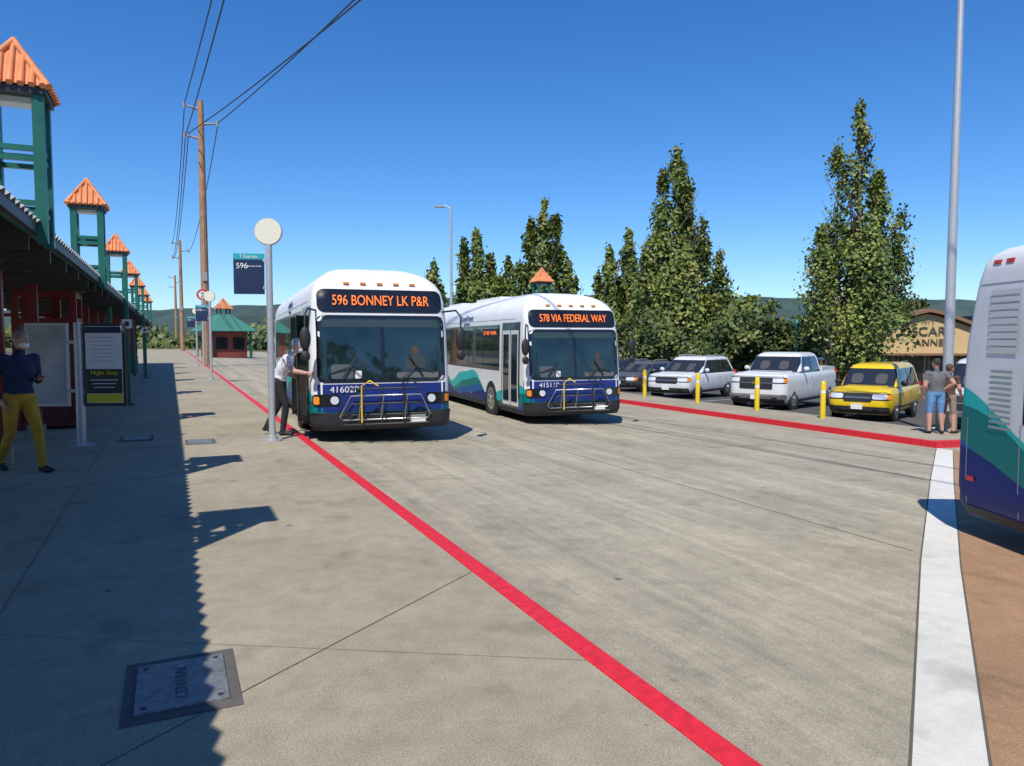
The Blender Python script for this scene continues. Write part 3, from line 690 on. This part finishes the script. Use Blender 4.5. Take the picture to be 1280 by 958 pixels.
def roundtree(name,r,a,h,w,seed,n=130,per=55,mats=LM,zb=-1.1,low=.15):
    rng=np.random.default_rng(seed); x,y=pl(r,a); b=MB(); b.tube([(0,0,0),(.1,0,h*.3),(0,.1,h*.7)],[.22,.17,.05],BARK,9)
    C=[];S=[]; lob=[(rng.normal()*w*.2,rng.normal()*w*.2,h*(.4+.4*rng.random()),w*(.15+.10*rng.random())) for _ in range(11)]
    for L in lob: b.tube([(0,0,h*.2),(L[0]*.5,L[1]*.5,L[2]*.7),(L[0],L[1],L[2])],[.12,.07,.02],BARK,6)
    for k in range(n):
        L=lob[k%11]; d=rng.normal(0,1,3); d/=np.linalg.norm(d); q=L[3]*(rng.random()**.4)
        C.append((L[0]+d[0]*q*1.25,L[1]+d[1]*q*1.25,max(h*low,L[2]+d[2]*q*1.05))); s=w*.05; S.append((s,s,s*.8))
    o=b.obj(name,(x,y,zb)); V,mi=leaves(np.array(C),per,np.array(S),.13*max(a,38)/42,len(mats),rng); leafobj('foliage',V,mi,mats,o); return o
poplar('poplar_tree',17.5,38,14.3,5.7,11,[(0,0,1.0,.17),(-.16,.05,.88,.14),(.22,.1,.78,.17),(.33,-.1,.66,.16),(-.36,-.1,.58,.15),(.02,-.3,.55,.19),(-.15,.3,.6,.18),(.12,.3,.62,.18),(.13,-.15,.7,.17)],470,58)
poplar('poplar_tree',10.5,48,15.0,6.2,12,[(0,0,1.0,.18),(-.12,.1,.90,.14),(.14,.1,.86,.15),(.30,.1,.68,.18),(.42,-.1,.55,.16),(-.32,-.1,.64,.16),(.05,-.3,.55,.18),(-.2,-.2,.72,.16)],450,58)
poplar('poplar_tree',7.0,54,9.2,2.6,13,[(0,0,1,.22),(-.3,0,.8,.18),(.3,.2,.75,.2)],130,50)
poplar('poplar_tree',8.7,56,10.8,4.0,23,None,210,50)
poplar('poplar_tree',2.4,58,13.4,5.0,14,[(0,0,1,.16),(.20,.1,.93,.15),(-.20,.1,.90,.15),(.36,-.1,.66,.16),(-.36,0,.66,.16),(0,-.3,.55,.2)],340,52)
poplar('poplar_tree',5.0,60,7.6,6,24,None,190,50)
poplar('poplar_tree',-3.0,62,11.6,5.0,15,[(0,0,1,.16),(-.22,.1,.92,.15),(.22,.1,.88,.16),(.40,-.1,.68,.17),(0,-.3,.6,.2)],280,50)
poplar('poplar_tree',-.4,63,9.4,5.4,16,None,230,50)
poplar('poplar_tree',-7.0,66,9.6,3.0,17,[(0,0,1,.17),(.2,.1,.8,.2),(-.25,0,.7,.2)],130,50)
roundtree('deciduous_tree',15.6,52,6.4,5.6,31,150); roundtree('deciduous_tree',12.6,45,4.4,5.5,32,150,mats=DM); roundtree('deciduous_tree',14.9,45,4.0,6,33,150,mats=DM)
roundtree('deciduous_tree',17.4,47,3.4,4,34,mats=DM); roundtree('deciduous_tree',33.5,62,7,4,37,mats=DM); roundtree('deciduous_tree',9.4,46,4.6,5.5,38,150,mats=DM)
roundtree('deciduous_tree',22,68,4.2,5,41,mats=DM); roundtree('deciduous_tree',6.4,50,4.6,5.5,42); roundtree('deciduous_tree',36,72,8,4.5,43,mats=DM)
rng=np.random.default_rng(5); C=[];S=[]
for k in range(330):
    t=rng.random(); r=-12+30*t; a=46+rng.normal()*1.0; x,y=pl(r,a); C.append((x,y,-1.1+rng.random()**.8*(2.0+.7*math.sin(r*1.3)+.5*math.sin(r*3.1)))); S.append((.4,.4,.25))
TOC=(-.72,-.9,.6)
V,mi=leaves(np.array(C),50,np.array(S),.15,3,rng,bias=TOC); leafobj('hedge',V,mi,DM)
C=[];S=[]
for k in range(1300):
    r=-190+420*rng.random(); a=170+rng.normal()*8; x,y=pl(r,a); hh=5.5+2.6*math.sin(r*.11)+1.8*math.sin(r*.37+1); C.append((x,y,-1+rng.random()**.7*max(hh*.8,1.6))); S.append((1.3,1.3,.8))
V,mi=leaves(np.array(C),24,np.array(S),.75,3,rng,.8,bias=TOC); leafobj('added_reflection_trees',V,mi,DM)
C=[];S=[]
for k in range(520):
    r=-60+110*rng.random(); a=-34+rng.normal()*2; x,y=pl(r,a); hh=9+3.5*math.sin(r*.35)+2.5*math.sin(r*.9+1); C.append((x,y,-.2+rng.random()**.8*max(hh,3))); S.append((.9,.9,.9))
V,mi=leaves(np.array(C),30,np.array(S),.5,3,rng,.8,bias=(0.3,.8,.6)); leafobj('added_reflection_trees',V,mi,DM)  # unseen trees behind the camera, added for the bus windows to reflect
def hills(name,a,rng_r,base,amp,col,seed):
    m=mat(name+'_mat',col,.95,noise=.35,nscale=.02); b=MB(); rs=np.linspace(*rng_r,400); vs=[]
    r0=np.random.default_rng(seed); ph=r0.random(6)*6.28
    for r in rs:
        h=base+amp*(math.sin(r*.0016+ph[0])+.5*math.sin(r*.0041+ph[1])+.12*math.sin(r*.021+ph[2])+.07*math.sin(r*.07+ph[3])+.08*r0.random())
        x,y=pl(r,a); x2,y2=pl(r,a+600); vs+=[(x,y,-3),(x+ (x2-x)*.3,y+(y2-y)*.3,h*.8),(x2,y2,h)]
    n=len(rs); b.add(vs,[f for i in range(n-1) for f in((3*i,3*i+3,3*i+4,3*i+1),(3*i+1,3*i+4,3*i+5,3*i+2))],m,True); b.obj(name)
hills('hills',1100,(-2600,2800),78,14,(.038,.072,.062),3)  # bluish distance haze is put into the hill colour
# ---------------------------------------------------------------- people
def person(name,loc,head,J,cl,scale=1.0,hair=(.25,.2,.16),hairlong=0,mask=False,phone=False,build=1.0,shorts=False,short_sleeve=False,bag=False):
    """J: joints, figure faces -y; character right side is -x"""
    V=lambda k:Vector(J[k])
    top,pants,shoe,skin=cl
    g=MB(); B=[]
    def limb(a,c,ra,rc,tag,n=12):
        a,c=Vector(a),Vector(c); d=(c-a).normalized()
        g.tube([a-d*ra*.9,a-d*ra*.5,a,a.lerp(c,.35),a.lerp(c,.7),c,c+d*rc*.5,c+d*rc*.9],[ra*.4,ra*.85,ra,ra*.99+(rc-ra)*.2,ra+(rc-ra)*.65,rc,rc*.85,rc*.4],SKIN,n); B.append((a,c,ra,rc,tag))
    pel,wai,che,nek,hd=V('pelvis'),V('waist'),V('chest'),V('neck'),V('head')
    w=build
    up=(nek-pel).normalized()
    g.tube([pel-up*.10,pel-up*.04,pel+up*.04,wai,che-up*.08,che+up*.02,nek-up*.05,nek],[.07,.115*w,.125*w,.115*w,.125*w,.12*w,.075,.05],SKIN,20,rx=[.10,.165*w,.17*w,.15*w,.175*w,.18*w,.11,.055])
    B.append((pel-up*.1,pel+up*.03,.16,.16,'hips')); B.append((pel+up*.05,nek-up*.03,.16,.15,'torso'))
    g.tube([nek-up*.06,nek.lerp(hd,.5),hd],[.062,.055,.055],SKIN,12); B.append((nek,nek.lerp(hd,.5),.055,.055,'neck'))
    for s,k in((-1,'r'),(1,'l')):
        sh,el,wr=V('sh_'+k),V('el_'+k),V('wr_'+k); hp,kn,an,to=V('hip_'+k),V('kn_'+k),V('an_'+k),V('to_'+k)
        limb(che+up*.03,sh,.09,.072,'torso'); limb(sh,el,.062*w,.048*w,'uarm'); limb(el,wr,.046*w,.032,'farm')
        limb(hp,kn,.098*w,.066,'thigh'); limb(kn,an,.064,.048 if not shorts else .038,'calf')
        f=(to-an); f.z=0; f.normalize(); hl=an-f*.045; hl.z=an.z-.045; tt=to.copy()
        g.tube([hl-f*.03,hl,an-Vector((0,0,.04))+f*.03,tt-f*.05,tt+f*.01,tt+f*.035],[.02,.042,.045,.034,.026,.012],SKIN,12,rx=[.02,.038,.042,.048,.04,.02]); B.append((hl-Vector((0,0,.01)),tt-Vector((0,0,.01)),.045,.045,'foot'))
    yaw=J.get('headyaw',0); tilt=J.get('headtilt',0)
    RH=Matrix.Rotation(yaw,3,'Z')@Matrix.Rotation(tilt,3,'X'); hc=hd+RH@Vector((0,-.015,.10))
    P=lambda x,y,z:hc+RH@Vector((x,y,z))
    g.ell(hc,(.078,.097,.118),SKIN,20,14,RH); g.ell(P(0,-.035,-.06),(.056,.06,.055),SKIN,14,10,RH)
    g.tube([P(0,-.09,.015),P(0,-.108,-.012),P(0,-.108,-.024),P(0,-.09,-.03)],[.008,.013,.014,.008],SKIN,8)
    for s in(-1,1): g.ell(P(s*.078,.01,-.01),(.014,.022,.032),SKIN,8,8,RH)
    B.append((hc-Vector((0,0,.05)),hc+Vector((0,0,.05)),.1,.1,'head'))
    tmp=g.obj('tmp_body'); r=tmp.modifiers.new('r','REMESH'); r.mode='VOXEL'; r.voxel_size=.0115; r.use_smooth_shade=True
    sm=tmp.modifiers.new('s','SMOOTH'); sm.factor=.5; sm.iterations=3
    dg=bpy.context.evaluated_depsgraph_get(); me=bpy.data.meshes.new_from_object(tmp.evaluated_get(dg)); bpy.data.objects.remove(tmp)
    me.materials.clear(); ML=[top,pants,shoe,skin]
    for m in ML: me.materials.append(m)
    nv=len(me.polygons); cen=np.empty(nv*3); me.polygons.foreach_get('center',cen); cen=cen.reshape(-1,3)
    best=np.full(nv,1e9); tagi=np.zeros(nv,int); par=np.zeros(nv)
    for i,(p,q,rp,rq,tg) in enumerate(B):
        p=np.array(p);q=np.array(q); d=q-p; t=np.clip(((cen-p)@d)/max(d@d,1e-9),0,1); dist=np.linalg.norm(cen-(p+t[:,None]*d),axis=1)/(rp+(rq-rp)*t)
        k=dist<best; best[k]=dist[k]; tagi[k]=i; par[k]=t[k]
    mi=np.zeros(nv,np.int32)
    for i,(p,q,rp,rq,tg) in enumerate(B):
        k=tagi==i
        v={'hips':1,'thigh':1,'calf':1,'foot':2,'neck':3,'head':3}.get(tg,0)
        mi[k]=v
        if tg=='calf' and shorts: mi[k]=np.where(par[k]<.06,1,3)
        if tg=='farm' and short_sleeve: mi[k]=3
        if tg=='uarm' and short_sleeve: mi[k]=np.where(par[k]>.6,3,0)
    me.polygons.foreach_set('material_index',mi); me.polygons.foreach_set('use_smooth',[True]*nv)
    me.name=name; o=bpy.data.objects.new(name,me); COL.objects.link(o); o.location=loc; o.rotation_euler=(0,0,head); o.scale=(scale,)*3
    d=MB(); HM=mat('hair_'+name+str(hair),hair,.7,noise=.3,nscale=60,bump=.6,bscale=120)
    d.ell(P(0,.014,.016),(.086,.098,.118),HM,20,12,RH@Matrix.Rotation(math.radians(-24),3,'X'),z0=-.12 if not hairlong else -.45)
    for s in(-1,1):
        d.ell(P(s*.03,-.088,.012),(.013,.008,.008),PAPER,8,6,RH); d.ell(P(s*.03,-.095,.012),(.006,.004,.006),DARKST,8,6,RH)
        d.tube([P(s*.016,-.096,.032),P(s*.032,-.096,.037),P(s*.046,-.084,.033)],.0045,HM,5)
    if mask: 
        d.ell(P(0,-.045,-.048),(.062,.070,.052),PAPER,16,10,RH)
        for s in(-1,1): d.tube([P(s*.055,-.06,-.03),P(s*.08,0,0)],.002,PAPER,4)
    else: d.tube([P(-.022,-.094,-.055),P(0,-.099,-.057),P(.022,-.094,-.055)],.005,mat('lips',(.35,.12,.10),.5),6)
    for s,k in((-1,'r'),(1,'l')):
        wr=V('wr_'+k); el=V('el_'+k); dv=(wr-el).normalized(); nrm=Vector(J.get('palm_'+k,(-s,0,0))); nrm=(nrm-dv*nrm.dot(dv)).normalized(); sd=dv.cross(nrm)*(1 if s>0 else -1)
        curl=J.get('curl_'+k,.5)
        d.tube([wr-dv*.02,wr+dv*.02,wr+dv*.06,wr+dv*.095],[.018,.015,.016,.011],skin,10,rx=[.026,.034,.042,.038],side=tuple(sd))
        for q,(off,ln) in enumerate(((.030,.070),(.010,.080),(-.010,.074),(-.030,.058))):
            p=wr+dv*.088+sd*off; a1,a2,a3=curl*.5,curl*1.3,curl*2.0; pts=[p]
            for aa,f in((a1,.45),(a2,.3),(a3,.25)): p=p+(dv*math.cos(aa)+nrm*math.sin(aa))*ln*f; pts.append(p)
            d.tube(pts,[.0095,.009,.008,.006],skin,8)
        p=wr+dv*.03+sd*.032; d.tube([p,p+(dv*.6+sd*.7+nrm*.3).normalized()*.035,p+(dv*.8+sd*.5+nrm*.6).normalized()*.062],[.013,.011,.008],skin,8)
        if phone and k=='l':
            c=wr+dv*.11+nrm*.03; Rm=Matrix((sd,dv,nrm)).transposed(); d.box(c,(.075,.15,.01),BLACKG,Rm)
        if bag and k=='l':
            c=V('hip_l')+Vector((.16,.06,-.12)); d.box(c,(.10,.26,.30),mat('bag_brown',(.12,.05,.03),.7)); d.tube([c+Vector((0,-.1,.15)),V('sh_l')+Vector((0,-.05,.06)),c+Vector((0,.1,.15))],.012,mat('bag_brown',(.12,.05,.03),.7),6)
    d.tube([nek-up*.03,nek+up*.015],[.066,.062],top,16,caps=False)
    d.obj('face_hands_hair',parent=o)
    return o
CL=lambda n,c:mat('cloth_'+n,c,.85,noise=.2,nscale=9,bump=1.0,bscale=16)
W1=dict(pelvis=(0,0,.95),waist=(0,0,1.08),chest=(0,-.02,1.32),neck=(0,-.03,1.49),head=(0,-.05,1.56),headtilt=.2,headyaw=.15,
 sh_r=(-.19,0,1.42),el_r=(-.25,.12,1.15),wr_r=(-.22,.0,.92),sh_l=(.19,-.02,1.42),el_l=(.25,.02,1.14),wr_l=(.13,-.24,1.16),
 hip_r=(-.09,0,.93),kn_r=(-.10,.04,.50),an_r=(-.10,.28,.13),to_r=(-.10,.17,.035),hip_l=(.09,0,.93),kn_l=(.10,-.20,.52),an_l=(.10,-.28,.09),to_l=(.10,-.45,.035),
 palm_l=(0,.3,1),curl_l=.7,palm_r=(1,0,0))
x,y=pl(-6.58,9.7); person('pedestrian',(x,y,0),math.radians(38),W1,(CL('navy',(.014,.026,.07)),CL('mustard',(.48,.26,.02)),BLACK,SKIN),1.05,hair=(.25,.20,.15),mask=True,phone=True,build=1.05)
W2=dict(pelvis=(0,.02,.95),waist=(0,-.02,1.07),chest=(0,-.12,1.27),neck=(0,-.21,1.40),head=(0,-.26,1.46),headtilt=.35,
 sh_r=(-.18,-.16,1.34),el_r=(-.22,-.28,1.12),wr_r=(-.18,-.50,1.08),sh_l=(.18,-.14,1.34),el_l=(.22,-.06,1.08),wr_l=(.20,-.26,.98),
 hip_r=(-.09,0.02,.93),kn_r=(-.10,-.12,.52),an_r=(-.10,-.06,.09),to_r=(-.10,-.22,.035),hip_l=(.09,.02,.93),kn_l=(.10,.06,.50),an_l=(.10,.26,.14),to_l=(.10,.13,.035),curl_r=.5,curl_l=.7)
FL=mat('cloth_floral',(.60,.58,.62),.85,noise=.6,nscale=30)
SK2=mat('skin_pale',(.55,.33,.25),.5)
person('boarding_passenger',(-.38,14.0,0),math.radians(70),W2,(FL,CL('black',(.015,.015,.018)),BLACK,SK2),1.05,hair=(.42,.41,.39),mask=True,bag=True,short_sleeve=True)
W3=dict(pelvis=(0,0,.94),waist=(0,0,1.07),chest=(0,-.01,1.30),neck=(0,-.01,1.46),head=(0,-.02,1.53),headyaw=.3,
 sh_r=(-.20,0,1.40),el_r=(-.34,.10,1.18),wr_r=(-.20,-.04,1.03),sh_l=(.20,0,1.40),el_l=(.26,.03,1.12),wr_l=(.25,-.08,.90),
 hip_r=(-.09,0,.92),kn_r=(-.12,-.02,.50),an_r=(-.15,.02,.09),to_r=(-.19,-.13,.035),hip_l=(.09,0,.92),kn_l=(.12,-.03,.50),an_l=(.14,.02,.09),to_l=(.18,-.13,.035),curl_r=.8,curl_l=.6)
zi=lambda x:-.12-.035*x+.13
x,y=pl(9.95,17.4); person('standing_man',(x,y,zi(x)),math.radians(180-30),W3,(CL('grey',(.12,.12,.125)),CL('blueshorts',(.12,.28,.50)),BLACK,SKIN),1.02,hair=(.04,.03,.02),shorts=True,short_sleeve=True,build=1.12)
W4=dict(W3); W4.update(el_r=(-.26,.02,1.14),wr_r=(-.22,-.18,.98),headyaw=-.4)
x,y=pl(10.42,17.7); person('standing_woman',(x,y,zi(x)),math.radians(100),W4,(CL('maroon',(.10,.045,.04)),CL('tan',(.28,.20,.15)),BLACK,SKIN),.95,hair=(.08,.05,.03),shorts=True,short_sleeve=True,hairlong=1)
# ---------------------------------------------------------------- light, sky, camera
dx,dy=.45,.56; hl=math.hypot(dx,dy); el=math.atan2(1,hl)
sd=Vector((-dx,-dy,1)).normalized()
su=bpy.data.lights.new('sun','SUN'); su.energy=5.0; su.angle=math.radians(.5); su.color=(1,.95,.86)
so=bpy.data.objects.new('sun',su); COL.objects.link(so); so.rotation_euler=sd.to_track_quat('Z','Y').to_euler()
wd=bpy.data.worlds.new('World'); sc.world=wd; wd.use_nodes=True; nt=wd.node_tree; bg=nt.nodes['Background']
sk=nt.nodes.new('ShaderNodeTexSky'); sk.sky_type='NISHITA'; sk.sun_disc=False; sk.sun_elevation=el; sk.sun_rotation=math.atan2(-dx,-dy)
sk.air_density=1.0; sk.dust_density=.1; sk.ozone_density=3.0
hs=nt.nodes.new('ShaderNodeHueSaturation'); hs.inputs['Saturation'].default_value=1.28; hs.inputs['Value'].default_value=1.0
tint=nt.nodes.new('ShaderNodeVectorMath'); tint.operation='MULTIPLY'; tint.inputs[1].default_value=(.92,1.17,1.5)
nt.links.new(sk.outputs[0],hs.inputs['Color']); nt.links.new(hs.outputs[0],tint.inputs[0]); nt.links.new(tint.outputs[0],bg.inputs[0]); bg.inputs[1].default_value=.10
cd=bpy.data.cameras.new('camera'); cam=bpy.data.objects.new('camera',cd); COL.objects.link(cam); sc.camera=cam
cd.sensor_width=36; cd.lens=26; cd.clip_end=9000; cd.clip_start=.05
cam.location=(CAMX-.08,0,1.75); cam.rotation_euler=(math.radians(90-3.4),0,-TH)
sc.view_settings.view_transform='Standard'; sc.view_settings.look='None'; sc.view_settings.exposure=0
